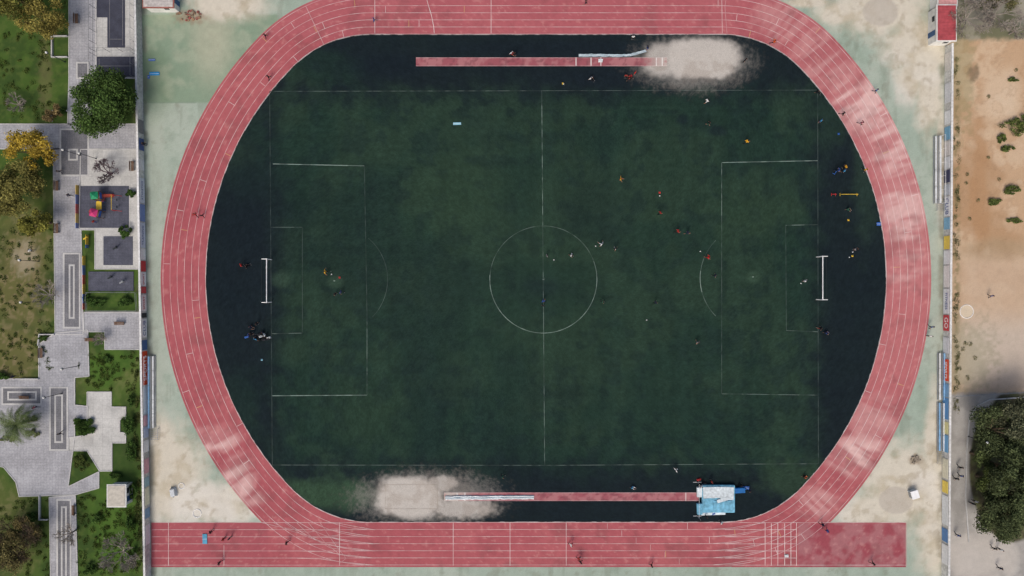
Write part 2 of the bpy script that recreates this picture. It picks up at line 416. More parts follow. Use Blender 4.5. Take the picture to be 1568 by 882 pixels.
for k,v in enumerate(ys):
    tl.add([P(LW(834)+2,v+.8),P(575,v+.8)],.075,zt+.006,track_col,.5,.4,(232,222,220))
    if k in (0,6): tl.add([P(1110,v+.8),P(1388,v+.8)],.08,zt+.006,track_col,.5,.5,(240,232,230))
    else: tl.add([P(1110,v+.8),P(1220,v+.8)],.08,zt+.006,track_col,.65,.4,(240,232,230))
def tline(u0,v0,u1,v1,a=.62,w=.085,z=.008,col=(240,236,232)): tl.add([P(u0,v0),P(u1,v1)],w,zt+z,track_col,a,.3,col)
for u in (258,520,694,781,867): tline(u,800,u,866,.62)
for u in (343,): tline(u,835,u,866,.5)
tline(574,-12,574,51);tline(752,-12,752,51);tline(1105,-12,1106,51,.5)
tl.add([P(651,-12),P(655,5),P(661,25),P(664,40),P(665,51)],.09,zt+.008,track_col,.7,.3)
tl.add([P(1113,-12),P(1110,10),P(1113,51)],.07,zt+.009,track_col,.3,.3)
for u in (1171.5,1181,1191,1201.5,1211,1219.5): tline(u,801,u,866,.75)
tline(1388,801,1388,867,.3)
for k in range(6):
    v=ys[k]+1
    tl.add([P(495-8*k,v),P(520-6*k,v+1),P(545-4*k,v+6),P(572,v+10.5)],.07,zt+.010,track_col,.5,.3)
    tl.add([P(1092,v+10.2),P(1120,v+8),P(1150,v+3),P(1172,v)],.07,zt+.010,track_col,.5,.3)
    tl.add([P(400+18*k,800),P(425+18*k,806+6*k),P(470+12*k,815+8*k),P(520,v+8)],.06,zt+.012,track_col,.4,.4)
    tline(930+22*k,v+1,930+22*k,v+9.5,.4,.07)
for (frac,kk) in [(.02,2),(.05,4),(.09,1),(.13,3),(.18,5),(.22,0),(.38,3),(.41,1),(.44,4),(.47,2),(.5,5),(.54,0),(.57,3),(.6,1),(.63,4),(.97,3),(.94,1),(.9,4)]:
    for q in range(3):
        i=int(((frac+q*.012)%1)*len(C)); k=(kk+q*2)%6
        a=C[i]+N[i]*(.2+k*1.22); b=C[i]+N[i]*(1.3+k*1.22)
        tl.add([a,b],.08,zt+.008,track_col,.5,.2,(240,236,232) if q else (225,205,120))
tl.add([C[600]+N[600]*.1,C[600]+N[600]*7.5],.08,zt+.009,track_col,.4,.3)
tl.build('track_markings')
# ------------------------------------------------------------ jump runways and covers
def runway_col(x,y):
    u=x*S+784
    nm=fbm(x*.8,y*.8,81); nf=fbm(x*2,y*2,83,3)
    c=mix(full(x,L(150,84,92)),L(174,120,122),sst(.4,.65,nm)*.7)
    c=mix(c,L(112,64,72),sst(.55,.7,nf)*.5)
    sandy=np.where(y>0,sst(975,1020,u),1-sst(690,740,u))
    return mix(c,L(190,181,172),sandy*(.35+.65*sst(.3,.5,nf))*.85)
for (u0,u1,v0,v1) in [(637,1022,88,101.5),(680,1070,754,767)]:
    gx=np.arange(PX(u0),PX(u1),.2); gy=np.linspace(PY(v1),PY(v0),9); X,Y=np.meshgrid(gx,gy)
    grid_sheet('jump_runway',X,Y,0.038,runway_col,M_track)
rl=Lines()
for (u0,u1,v0,v1) in [(637,1022,88.6,100.9),(680,1070,754.6,766.4)]:
    for v in (v0,v1): rl.add([P(u0,v),P(u1,v)],.07,.043,runway_col,.35,.5)
for u in (882,905,920,1005,1014): rl.add([P(u,88),P(u,101)],.18,.044,runway_col,.65,.3)
for u in (700,712,1050): rl.add([P(u,754),P(u,767)],.18,.044,runway_col,.6,.3)
rl.build('runway_markings')
m_cov=pm('cover_fabric',(160,178,188),.6,.25,5)
m_cov2=pm('cover_fabric_white',(198,203,206),.6,.2,5)
def cover(name,pts,w,h,mat,mat2):
    mb=MB(); n=len(pts)
    rows=[]
    for i,(a,b) in enumerate(pts):
        p=Vector(P(a,b)); q=Vector(P(*pts[min(i+1,n-1)]))-Vector(P(*pts[max(i-1,0)])); q.normalize(); nn=Vector((-q.y,q.x))
        row=[]
        for k,(f,zz) in enumerate([(-.5,.0),(-.42,.7),(-.15,.9+.2*math.sin(i*1.3)),(.1,.6+.3*math.sin(i*.9)),(.35,1.0),(.5,.0)]):
            jj=random.uniform(-.04,.04); row.append((p.x+nn.x*(f*w+jj),p.y+nn.y*(f*w+jj),.045+h*zz))
        rows.append(row)
    for i in range(n-1):
        for k in range(5):
            mb.add([rows[i][k],rows[i+1][k],rows[i+1][k+1],rows[i][k+1]],[(0,1,2,3)],mat if k in (0,1,3) else mat2)
    return mb.build(name)
def lerp_pts(a,b,n): return [(a[0]+(b[0]-a[0])*i/n,a[1]+(b[1]-a[1])*i/n+random.uniform(-.3,.3)) for i in range(n)]
cover('folded_pit_cover',lerp_pts((886,85),(965,85),24)+lerp_pts((966,84.5),(992,77),9),.45,.22,m_cov,m_cov2)
cover('folded_pit_cover',lerp_pts((682,762),(821,761),40),.75,.2,m_cov2,m_cov)
cover('folded_pit_cover',lerp_pts((916,93),(925,93),4),.6,.2,m_cov2,m_cov2)
# ------------------------------------------------------------ football goals
m_white=pm('white_paint',(238,238,238),.5,.05)
m_grey=pm('galvanised_steel',(150,154,158),.45,.1,6,.4)
m_dsteel=pm('painted_dark_steel',(44,50,52),.5,.1)
def goal(u,v,sgn):
    mb=MB(); w=7.32/2; h=2.44; r=.08
    for s in (-1,1):
        mb.tube((0,s*w,.0),(0,s*w,h),r,r,m_white,8)
        mb.tube((0,s*w,h),(sgn*.85,s*w,h),.06,.06,m_white,6)
        mb.tube((sgn*.85,s*w,h),(sgn*1.7,s*w,.05),.025,.025,m_dsteel,6)
        mb.tube((0,s*w,.05),(sgn*1.7,s*w,.05),.025,.025,m_dsteel,6)
    mb.tube((0,-w-.07,h),(0,w+.07,h),r,r,m_white,8)
    mb.tube((sgn*1.7,-w,.05),(sgn*1.7,w,.05),.025,.025,m_dsteel,6)
    return mb.build('football_goal',(PX(u),PY(v),.02))
goal(416,430,-1);goal(1250,426,1)
# ------------------------------------------------------------ pole vault landing mat
def mat_():
    e=empty('pole_vault_landing_mat',(PX(1096),PY(764),.02))
    b1=pm('mat_cover_blue',(112,172,198),.55,.35,1.6); b2=pm('mat_cover_white',(204,214,218),.55,.22,2.5); b3=pm('mat_vinyl_blue',(34,104,170),.5,.1)
    mb=MB(); mb.box((.3,.2,.36),(5.6,4.7,.72),b1)
    mb.build('foam_base',parent=e,bevel=.12)
    mb=MB(); mb.box((-.9,1.35,.80),(3.0,1.9,.14),b2,.03); mb.box((1.7,1.2,.79),(2.3,2.2,.12),b2,-.03); mb.box((-1.5,-.6,.78),(1.6,1.9,.1),b1,.1); mb.box((1.0,-1.0,.78),(3.2,1.9,.10),b1,-.02);mb.box((.9,.1,.86),(1.9,.6,.05),b2,.3)
    mb.build('top_pad',parent=e,bevel=.05)
    mb=MB(); mb.box((-2.9,1.3,.3),(.9,1.7,.6),b2); mb.box((-2.9,-1.6,.3),(.9,1.9,.6),b1,.06)
    mb.build('front_wing',parent=e,bevel=.1)
    mb=MB(); mb.box((4.0,1.6,.3),(1.8,.9,.6),b3,.05); mb.build('side_cushion',parent=e,bevel=.1)
    mb=MB(); mb.box((-.5,-2.45,.15),(4.2,.5,.3),b2,.03); mb.build('edge_roll',parent=e,bevel=.1)
    mb=MB()
    for s in (-1,1):
        mb.box((-3.2,s*2.9,.06),(1.4,.12,.1),m_grey); mb.tube((-3.2,s*2.9,.05),(-3.2,s*2.9,2.2),.05,.04,m_grey,6)
    mb.tube((-3.2,-2.9,1.3),(-3.2,2.9,1.3),.02,.02,m_white,6)
    mb.build('upright',parent=e)
mat_()
# ------------------------------------------------------------ boundary walls with banners
m_conc=sheet_mat('wall_concrete',2.5,.25,.9,.2,False,L4(196,196,192))
m_cop=sheet_mat('wall_coping',2.5,.2,.9,0,False,L4(212,212,210))
def text_mesh(body,size,mat,parent,loc,rot):
    cu=bpy.data.curves.new('lettering','FONT'); cu.body=body; cu.size=size; cu.extrude=.01; cu.align_x='CENTER'; cu.align_y='CENTER'
    o=bpy.data.objects.new('tmp',cu); coll.objects.link(o)
    dg=bpy.context.evaluated_depsgraph_get(); me=bpy.data.meshes.new_from_object(o.evaluated_get(dg))
    bpy.data.objects.remove(o); me.materials.clear(); me.materials.append(mat)
    q=bpy.data.objects.new('lettering',me); coll.objects.link(q); q.parent=parent; q.location=loc; q.rotation_euler=rot
def wall(side,fn,v0,v1,banners):
    sg=1 if side=='L' else -1
    Hh=1.9
    a=Vector(P(fn(v0),v0)); b=Vector(P(fn(v1),v1)); d=(b-a); Ln=d.length; ang=math.atan2(d.y,d.x); 
    mb=MB(); k=int(Ln/3.2)
    for i in range(k):
        t0=i/k;t1=(i+1)/k; p=a+d*((t0+t1)/2)
        hh=Hh
        mb.box((p.x-sg*.12,p.y,hh/2),(Ln/k-.02,.2,hh),m_conc,ang)
        mb.box((p.x-sg*.12,p.y,hh+.04),(Ln/k-.004,.34,.08),m_cop,ang)
    mb.build('boundary_wall')
    for bn in banners:
        y0,y1,colr=bn[:3]; txt=bn[3] if len(bn)>3 else None
        vm_=(y0+y1)/2; p=P(fn(vm_),vm_); ln=(y1-y0)/S
        z=1.0; hb=1.5
        m=MB(); m.box((0,0,0),(ln,.04,hb),pm('banner_vinyl',colr,.5,.12,3),0)
        lt=tuple(min(255,c+45) for c in colr)
        for s in (-1,1): m.box((0,s*.006,hb/2-.06),(ln*.99,.04,.06),pm('banner_hem',lt,.5))
        o=m.build('advertising_banner',(p[0]+sg*.07,p[1],z),ang if sg<0 else ang+math.pi)
        if txt:
            tm=m_white if sum(colr)<520 else pm('banner_ink',(60,80,140),.5)
            if txt=='R': tm=pm('banner_ink_red',(180,50,60),.5); txt='SPORT'
            text_mesh(txt,min(1.25,ln/len(txt)*1.35),tm,o,(0,-.035,0),(math.pi/2,0,0))
W=(222,224,226)
wall('L',LW,-60,980,[(186,206,(120,120,124)),(214,232,(70,90,140)),(246,262,(210,210,214)),(274,312,(205,210,222),'ATHLETICS'),(314,340,(120,140,190)),(342,380,(196,204,220),'TRAINING'),(381,398,W),
 (400,416,(190,60,66)),(417,438,W,'R'),(439,449,(188,70,76)),(451,476,(222,214,214),'R'),(479,486,(40,44,52)),(488,516,W,'CLUB'),(520,535,(70,100,150)),(537,588,(218,78,44),'SPORTS'),(590,632,(206,214,222)),
 (634,650,(222,170,176)),(652,668,(180,190,214)),(672,690,W),(700,722,(210,160,170)),(728,742,(150,180,190)),(744,770,(214,214,190)),(775,790,(120,150,180)),(800,830,(220,220,222))])
wall('R',RW,72,980,[(84,110,(210,206,200)),(130,160,(206,208,212)),(172,192,W),(196,216,(120,170,200)),(218,240,(216,210,206)),(242,260,W),(262,281,(70,72,100)),(284,300,(190,196,204)),(302,332,W,'CLUB'),(334,352,(130,176,204)),
 (362,382,(224,196,90)),(384,405,W),(407,440,(226,222,220)),(442,480,W,'FITNESS'),(482,506,(196,70,76),'GO'),(516,540,(212,214,218)),(549,582,(218,78,44),'SPORTS'),(586,606,(120,160,196)),(608,640,(90,140,190)),(644,662,(214,206,150)),
 (664,690,(110,160,200)),(700,730,(216,212,190)),(734,752,(226,200,96)),(756,800,(216,220,222)),(806,826,(90,130,180)),(830,860,W)])
# ------------------------------------------------------------ bleachers
def bleacher(u,v0,v1,sg,rows,cols,name='bleacher'):
    ln=(v1-v0)/S; mb=MB()
    for i in range(rows):
        x=-sg*i*.55; z=.42+.35*i
        k=max(1,int(ln/2.4))
        for j in range(k):
            yy=-ln/2+(j+.5)*ln/k
            mb.box((x,yy,z),(.3,ln/k-.06,.05),cols[i%len(cols)])
            mb.box((x,yy-ln/k/2+.1,z/2-.03),(.06,.06,z-.06),m_grey); mb.box((x,yy+ln/k/2-.1,z/2-.03),(.06,.06,z-.06),m_grey)
        mb.box((x+sg*.25,0,z-.22),(.16,ln,.04),m_grey)
    mb.tube((-sg*(rows*.55-.2),-ln/2,.42+.35*rows+.5),(-sg*(rows*.55-.2),ln/2,.42+.35*rows+.5),.03,.03,m_white,6)
    for j in range(6):
        yy=-ln/2+j*ln/5; mb.tube((-sg*(rows*.55-.2),yy,0),(-sg*(rows*.55-.2),yy,.42+.35*rows+.5),.03,.03,m_white,6)
    return mb.build(name,(PX(u),PY((v0+v1)/2),0),0)
seat_b=pm('seat_plastic_blue',(130,170,205),.5,.15,3); seat_w=pm('seat_board_white',(204,208,210),.6,.15,3)
bleacher(236,545,655,1,2,[seat_w,seat_b]);bleacher(1437,540,612,-1,2,[seat_w,seat_b]);bleacher(1436.5,616,690,-1,2,[seat_b,seat_w])
bleacher(1431,209,312,-1,2,[seat_w,seat_w]);
def eqframe(u,v):
    mb=MB()
    for k in range(6): mb.box((0,-.9+k*.36,.5),(1.3,.05,.05),m_grey)
    for s in (-1,1):
        mb.box((s*.65,0,.5),(.05,2,.06),m_grey)
        for q in (-1,1): mb.box((s*.65,q*.95,.25),(.05,.05,.5),m_grey)
    mb.build('steel_equipment_frame',(PX(u),PY(v),0))
eqframe(238,664);eqframe(1439,700);eqframe(1438,314)
# ------------------------------------------------------------ buildings
m_redroof=pm('roof_sheet_red',(170,78,84),.6,.2,2); m_pink=pm('roof_sheet_faded',(196,146,144),.6,.2,2)
m_plaster=pm('plaster_white',(214,214,210),.8,.12,1.5); m_dark=pm('window_glass_dark',(40,46,54),.25,.05); m_door=pm('door_paint_blue',(60,90,130),.5)
def hut(name,u0,u1,v0,v1,h,roof,trim,ribs=True):
    x0,x1=PX(u0),PX(u1); y1,y0=PY(v0),PY(v1); cx,cy=(x0+x1)/2,(y0+y1)/2; w,d=x1-x0,y1-y0
    e=empty(name,(cx,cy,0))
    mb=MB(); mb.box((0,0,h/2),(w,d,h),m_plaster); mb.build('walls',parent=e)
    mb=MB(); mb.box((0,0,h+.08),(w+.5,d+.5,.16),trim)
    mb.box((0,0,h+.2),(w+.1,d+.1,.08),roof)
    if ribs:
        n=int(d/.5)
        for i in range(n): mb.box((0,-d/2+(i+.5)*d/n,h+.26),(w+.05,.08,.05),roof)
    mb.build('roof',parent=e)
    mb=MB()
    for s in (-1,1):
        mb.box((s*(w/2+.01),d*.2,1.5),(.04,.9,.7),m_dark); mb.box((s*(w/2+.01),-d*.22,1.0),(.04,.9,2.0),m_door)
        mb.box((s*(w/2+.03),d*.2,1.12),(.1,1.0,.05),trim)
    mb.box((w*.2,-d/2-.01,1.5),(.8,.04,.6),m_dark)
    mb.build('door_and_windows',parent=e)
hut('changing_room_building',1421,1447,19,70,2.6,m_redroof,m_plaster)
hut('changing_room_building',1424,1450,-60,16,2.3,m_pink,m_plaster)
hut('storage_container',232,275,-24,19,2.3,pm('roof_sheet_grey',(186,180,176),.6,.25,2),pm('rusty_trim',(150,96,88),.7,.3,3))
hut('park_kiosk',178,203,738,768,2.2,pm('roof_felt',(190,184,172),.8,.15,2),m_plaster,False)
def rubble(u,v,n,rx,ry,cs):
    mb=MB()
    for i in range(n):
        a=random.uniform(0,6.3);r=random.uniform(0,1)**.6
        mb.box((rx*r*math.cos(a),ry*r*math.sin(a),.1),(random.uniform(.1,.5),random.uniform(.1,.4),random.uniform(.1,.25)),pm('rubble',cs[i%len(cs)],.9,.3,3),random.uniform(0,3))
    mb.build('rubble_pile',(PX(u),PY(v),0))
rubble(290,24,36,2.2,.9,[(150,120,96),(130,110,92),(150,86,80)]);rubble(1401,704,30,.8,.7,[(140,130,116)])
# ------------------------------------------------------------ park paving
m_pav=sheet_mat('paving_light',4,.16,.9,.1,False,L4(168,168,172),.5)
m_pav2=sheet_mat('paving_concrete',4,.12,.9,.1,False,L4(192,191,187),1.6)
m_pavd=sheet_mat('paving_dark',6,.2,.9,.1,False,L4(120,120,124),.4)
m_kerb=sheet_mat('kerb_stone',5,.12,.9,0,False,L4(186,185,183))
m_rub=sheet_mat('rubber_safety_surface',10,.25,.9,0,False,L4(86,88,100),.5)
m_crt=sheet_mat('court_asphalt',10,.2,.9,0,False,L4(66,68,80))
paths=[('path',[(106,-60),(147,-60),(147,190),(104,190),(106,120)],m_pav),
 ('path',[(-80,190),(LW(190)-5,190),(LW(228)-5,228),(-80,228)],m_pav),
 ('path',[(82,228),(122,228),(128,512),(85,512)],m_pav),
 ('path',[(129,478),(219,478),(220,535),(161,535),(161,508),(129,508)],m_pav),
 ('plaza',[(60,527),(85,510),(135,505),(137,576),(115,578),(115,620),(135,622),(135,640),(115,642),(115,668),(105,745),(152,722),(152,747),(117,757),(30,760),(25,738),(6,715),(-80,700),(-80,580),(60,580)],m_pav),
 ('plaza',[(134,600),(171,600),(171,623),(193,623),(193,642),(184,642),(184,662),(193,662),(193,678),(172,678),(172,721),(153,721),(140,700),(134,690),(106,690),(106,670),(134,666)],m_pav2),
 ('path',[(76,761),(116,758),(122,980),(80,980)],m_pav),
 ('playground_paving',[(124,229),(217,229),(219,357),(219,412),(146,412),(146,352),(122,352)],m_pav2),
 ('court',[(148,-60),(209,-60),(211,120),(148,120)],m_pav2)]
for i,(nm,poly,m) in enumerate(paths):
    mb=MB(); pp=[P(*q) for q in poly]; zz=.05+.006*i
    mb.prism(pp,0.0,zz,m)
    n=len(pp)
    for j in range(n):
        a=Vector(pp[j]);b=Vector(pp[(j+1)%n]); d=b-a; c=(a+b)/2
        mb.box((c.x,c.y,(zz+.06+.003*(j%3))/2),(d.length,.14,zz+.06+.003*(j%3)),m_kerb,math.atan2(d.y,d.x))
    mb.build(nm)
def rect(u0,u1,v0,v1): return [P(u0,v0),P(u1,v0),P(u1,v1),P(u0,v1)]
def inset(u0,u1,v0,v1,inner=None,nm='paving_inset'):
    mb=MB(); mb.prism(rect(u0,u1,v0,v1),0,.125,m_kerb); mb.prism(rect(u0+2.5,u1-2.5,v0+2.5,v1-2.5),0,.129,m_pavd)
    if inner: mb.prism(rect(*inner),0,.133,m_kerb); a,b,c,d=inner; mb.prism(rect(a+2.5,b-2.5,c+2.5,d-2.5),0,.137,m_pavd)
    mb.build(nm)
inset(92,137,197,270,(105,120,228,246));inset(97,124,387,503,(106,115,405,488));inset(3,65,592,620,(12,57,599,613));inset(76,105,592,690,(84,97,604,678));inset(87,110,764,980,(94,103,775,980));inset(117,137,95,121)
def flat(nm,u0,u1,v0,v1,m,z=.135): 
    mb=MB(); mb.prism(rect(u0,u1,v0,v1),0,z,m); mb.build(nm)
flat('basketball_court',165,192,-60,73,m_crt);flat('basketball_court',149,192,-60,27,m_crt,.13)
flat('basketball_court',149,208,87,118,m_crt);flat('rubber_safety_surface',122,198,285,349,m_rub);flat('rubber_safety_surface',159,204,362,406,m_rub)
flat('rubber_safety_surface',136,205,416,446,m_rub)
mb=MB()
for (a,b,c,d) in [(168,168.8,-50,70),(188,188.8,-50,70),(168,189,60,60.8),(152,205,101,101.8),(152,152.8,90,115),(204,204.8,90,115)]:
    mb.prism(rect(a,b,c,d),.1,.140,m_pavd)
mb.build('court_markings')
# ------------------------------------------------------------ playground equipment
g=pm('play_panel_green',(36,138,96),.5);pk=pm('play_panel_pink',(190,58,112),.5);yl=pm('play_panel_yellow',(220,184,64),.5);rd=pm('play_panel_red',(190,54,54),.5);bl=pm('play_panel_blue',(54,100,176),.5);wd=pm('timber',(110,84,66),.8)
def playhouse(u,v,roof,rz):
    mb=MB()
    for sx in (-.6,.6):
        for sy in (-.6,.6): mb.tube((sx,sy,.1),(sx,sy,2.3),.06,.06,wd,6)
    mb.box((0,0,1.1),(1.3,1.3,.1),wd)
    for s in (-1,1): mb.box((s*.62,0,1.45),(.05,1.1,.55),bl)
    mb.add([(-.65,-.65,2.25),(.65,-.65,2.25),(.65,.65,2.25),(-.65,.65,2.25),(0,0,2.75)],[(0,1,4),(1,2,4),(2,3,4),(3,0,4),(3,2,1,0)],roof)
    mb.add([(.65,-.28,1.1),(.65,.28,1.1),(2.1,.28,.2),(2.1,-.28,.2),(.65,-.28,1.25),(2.1,-.28,.35),(.65,.28,1.25),(2.1,.28,.35)],[(0,1,2,3),(0,3,5,4),(1,6,7,2)],pm('slide_panel',(170,80,64),.4))
    return mb.build('playhouse_with_slide',(PX(u),PY(v),.12),rz)
playhouse(157,302,g,.1);playhouse(156,328,pk,2.9)
mb=MB(); mb.box((0,0,1.1),(.9,1.5,.12),yl); 
for s in (-1,1):
    for q in (-1,1): mb.tube((s*.4,q*.7,0),(s*.4,q*.7,1.6),.05,.05,bl)
for k in range(5): mb.tube((0,.75+k*.28,1.1-.2*k),(0.8,.75+k*.28,1.1-.2*k),.03,.03,rd)
mb.build('climbing_frame',(PX(158),PY(316),.12))
# swing set
mb=MB()
for s in (-1,1):
    for q in (-1,1): mb.tube((q*.6,s*1.3,0),(0,s*1.3,2.1),.045,.045,rd)
mb.tube((0,-1.3,2.1),(0,1.3,2.1),.045,.045,yl)
for s in (-.6,.6):
    mb.box((0,s,.5),(.2,.42,.04),m_dark)
    for q in (-.2,.2): mb.tube((0,s+q,.5),(0,s+q,2.1),.012,.012,m_grey,4)
mb.build('swing_set',(PX(182),PY(312),.12))
def spring(u,v,c):
    mb=MB(); mb.tube((0,0,0),(0,0,.45),.12,.1,m_grey); mb.box((0,0,.6),(.8,.2,.25),c); mb.box((.35,0,.85),(.15,.2,.35),c); mb.tube((.3,-.25,.8),(.3,.25,.8),.03,.03,m_dark)
    mb.build('spring_rider',(PX(u),PY(v),.12),.5)
spring(135,365,yl);spring(180,380,m_dsteel);spring(172,425,m_dsteel);spring(190,432,m_grey)
def picket(u,v0,v1,h=.8,cols=None):
    mb=MB(); n=int((v1-v0)/S/.18); cols=cols or [yl,bl,rd]
    for i in range(n):
        y=PY(v0)-(i+.5)*(v1-v0)/S/n; mb.box((0,y-PY(v0),h/2),(.07,.15,h),cols[(i//9)%len(cols)])
    mb.box((.03,-(v1-v0)/S/2,.55),(.04,(v1-v0)/S,.07),wd); mb.box((.03,-(v1-v0)/S/2,.2),(.04,(v1-v0)/S,.07),wd)
    mb.build('picket_fence',(PX(u),PY(v0),.1))
picket(121,284,350);picket(136,360,380);picket(131,392,474,.7);picket(214,232,300,.8,[wd,m_grey])
def railing(pts,h=1.0,name='metal_railing',mat=None,r=.03):
    mat=mat or m_grey; mb=MB()
    for a,b in zip(pts[:-1],pts[1:]):
        A=Vector((*P(*a),0));B=Vector((*P(*b),0)); n=max(1,int((B-A).length/2))
        for z in (h,h*.5): mb.tube(A+Vector((0,0,z)),B+Vector((0,0,z)),r,r,mat,5)
        for i in range(n+1):
            p=A+(B-A)*i/n; mb.tube(p,p+Vector((0,0,h)),r*1.3,r*1.3,mat,5)
    mb.build(name)
railing([(148,-40),(148,122),(210,122)],2.2,'wire_fence',m_dsteel,.02);railing([(211,-40),(212,122)],2.6,'wire_fence',m_grey,.02);railing([(148,80),(210,80)],2.2,'wire_fence',m_dsteel,.02)
railing([(135,448),(210,448),(212,476),(135,476),(135,448)],.8);railing([(1565,600),(1460,606)],1.0)
def lowwall(pts,h=.4):
    mb=MB()
    for i,(a,b) in enumerate(zip(pts[:-1],pts[1:])):
        A=Vector(P(*a));B=Vector(P(*b)); c=(A+B)/2; d=B-A; mb.box((c.x,c.y,h/2+.002*i),(d.length+.2,.18,h+.004*i),m_kerb,math.atan2(d.y,d.x))
    mb.build('low_wall')
lowwall([(104,56),(81,56),(81,88),(104,88)]);lowwall([(104,170),(82,170),(80,186)]);lowwall([(84,512),(62,512),(60,528)]);lowwall([(60,580),(34,580)]);lowwall([(62,760),(62,795),(74,795)])
mb=MB(); pts=[(1483,830),(1478,760),(1480,690),(1484,640),(1494,622),(1515,612),(1600,606)]
for a,b in zip(pts[:-1],pts[1:]):
    A=Vector(P(*a));B=Vector(P(*b)); c=(A+B)/2; d=B-A; mb.box((c.x,c.y,.07),(d.length,.2,.14),m_kerb,math.atan2(d.y,d.x))
mb.build('kerb')
def lamp(u,v,h=4.5):
    mb=MB(); mb.tube((0,0,0),(0,0,.4),.12,.08,m_dark); mb.tube((0,0,.4),(0,0,h),.06,.04,m_dark); mb.tube((0,0,h),(0,0,h+.12),.2,.22,m_dark,10); mb.sphere((0,0,h+.28),.2,m_plaster,10,7)
    mb.build('street_lamp',(PX(u),PY(v),.05))
for a in [(124,238),(62,462),(100,95),(148,243),(96,602),(60,400),(122,560),(1482,668)]: lamp(*a)
def bench(u,v,r):
    mb=MB()
    for i in range(3): mb.box((0,-.18+i*.18,.45),(1.7,.14,.04),wd)
    for i in range(2): mb.box((0,.3,.62+i*.18),(1.7,.03,.13),wd)
    for s in (-1,1): mb.box((s*.7,0,.22),(.06,.5,.43),m_grey); mb.box((s*.7,.28,.6),(.05,.04,.6),m_grey)
    mb.build('park_bench',(PX(u),PY(v),.09),r)
for a in [(90,285,1.57),(90,350,1.57),(140,520,0),(66,540,1.57),(185,495,0),(120,30,1.57),(40,608,0),(115,780,-1.57),(205,255,1.57)]: bench(*a)
# ------------------------------------------------------------ trees
m_bark=pm('bark',(98,84,68),.9,.3,4); m_barkg=pm('bark_grey',(146,138,130),.9,.25,4)
def crown(n,R,zc,hz,lobes,cols,leaf):
    L_=[]
    for i in range(lobes):
        a=random.uniform(0,6.283); r=R*math.sqrt(random.uniform(0,1))*.78; z=zc+random.uniform(-.7,.8)*hz*(1-(r/R)**2*.7)
        L_.append((r*math.cos(a),r*math.sin(a),z,R*random.uniform(.17,.34),random.uniform(.65,1.3)))
    w=np.array([l[3]**2 for l in L_]); w/=w.sum(); cnt=(w*n).astype(int)
    P_=[];B_=[]
    for l,c in zip(L_,cnt):
        d=RNG.normal(size=(c,3)); d/=np.linalg.norm(d,axis=1)[:,None]; rr=RNG.random(c)**.4*RNG.uniform(.75,1.15,c)
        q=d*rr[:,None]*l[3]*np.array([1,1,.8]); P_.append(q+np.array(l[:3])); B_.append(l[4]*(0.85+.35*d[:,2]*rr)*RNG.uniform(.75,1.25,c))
    P_=np.concatenate(P_);B_=np.concatenate(B_); k=len(P_)
    a=RNG.normal(size=(k,3))*np.array([1,1,.55]); a/=np.linalg.norm(a,axis=1)[:,None]; b=np.cross(a,RNG.normal(size=(k,3))*np.array([.5,.5,1])); b/=np.linalg.norm(b,axis=1)[:,None]
    s=(leaf*RNG.uniform(.5,1.2,k))[:,None]
    V=np.stack([P_-a*s*.5,P_+b*s*.38,P_+a*s*.5,P_-b*s*.38],1)
    c0,c1=L(*cols[0]),L(*cols[1]); t=RNG.random(k)[:,None]
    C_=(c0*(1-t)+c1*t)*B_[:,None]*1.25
    return V.reshape(-1,3),np.arange(4*k).reshape(-1,4),np.repeat(C_,4,axis=0),L_
def place(u,v,h):  # foot of a tree whose crown was surveyed from altitude H at plan (u,v)
    f=1-h/H; return PX(u)*f,PY(v)*f
def tree(name,u,v,rpx,h,cols,n=9000,leaf=.3,lobes=26,trunk=.2):
    zc=h*.62; x,y=place(u,v,zc); R=rpx/S*(1-zc/H)*1.06
    e=empty(name,(x,y,0))
    V,F,Cc,Ls=crown(n,R,zc,h*.34,lobes,cols,leaf)
    raw_mesh('leaves',V,F,M_leaf,np.clip(Cc,0,1),e)
    mb=MB(); zt_=zc-h*.25
    mb.tube((0,0,0),(.05,.03,zt_*.5),trunk*1.3,trunk,m_bark,8); mb.tube((.05,.03,zt_*.5),(0,.1,zt_),trunk,trunk*.75,m_bark,8)
    for l in Ls[:18]:
        m_=((l[0])*.5,(l[1])*.5,(zt_+l[2])/2-.01*h); mb.tube((0,.1,zt_-.1),m_,trunk*.5,trunk*.28,m_bark,5); mb.tube(m_,l[:3],trunk*.28,.03,m_bark,5)
    mb.build('trunk_and_limbs',parent=e)
    return e
def shrub(name,u,v,ru,rv,h,cols,n=2200,leaf=.22):
    x,y=PX(u),PY(v); V,F,Cc,Ls=crown(n,1.0,.5,.3,16,cols,leaf)
    V0=V.reshape(-1,4,3); c=V0.mean(1,keepdims=True); off=(V0-c); c=c*np.array([ru/S,rv/S,h]); V=(c+off).reshape(-1,3); V[:,2]=np.maximum(V[:,2],.03)
    o=raw_mesh(name,V,F,M_leaf,np.clip(Cc,0,1)); o.location=(x,y,0)
    return o
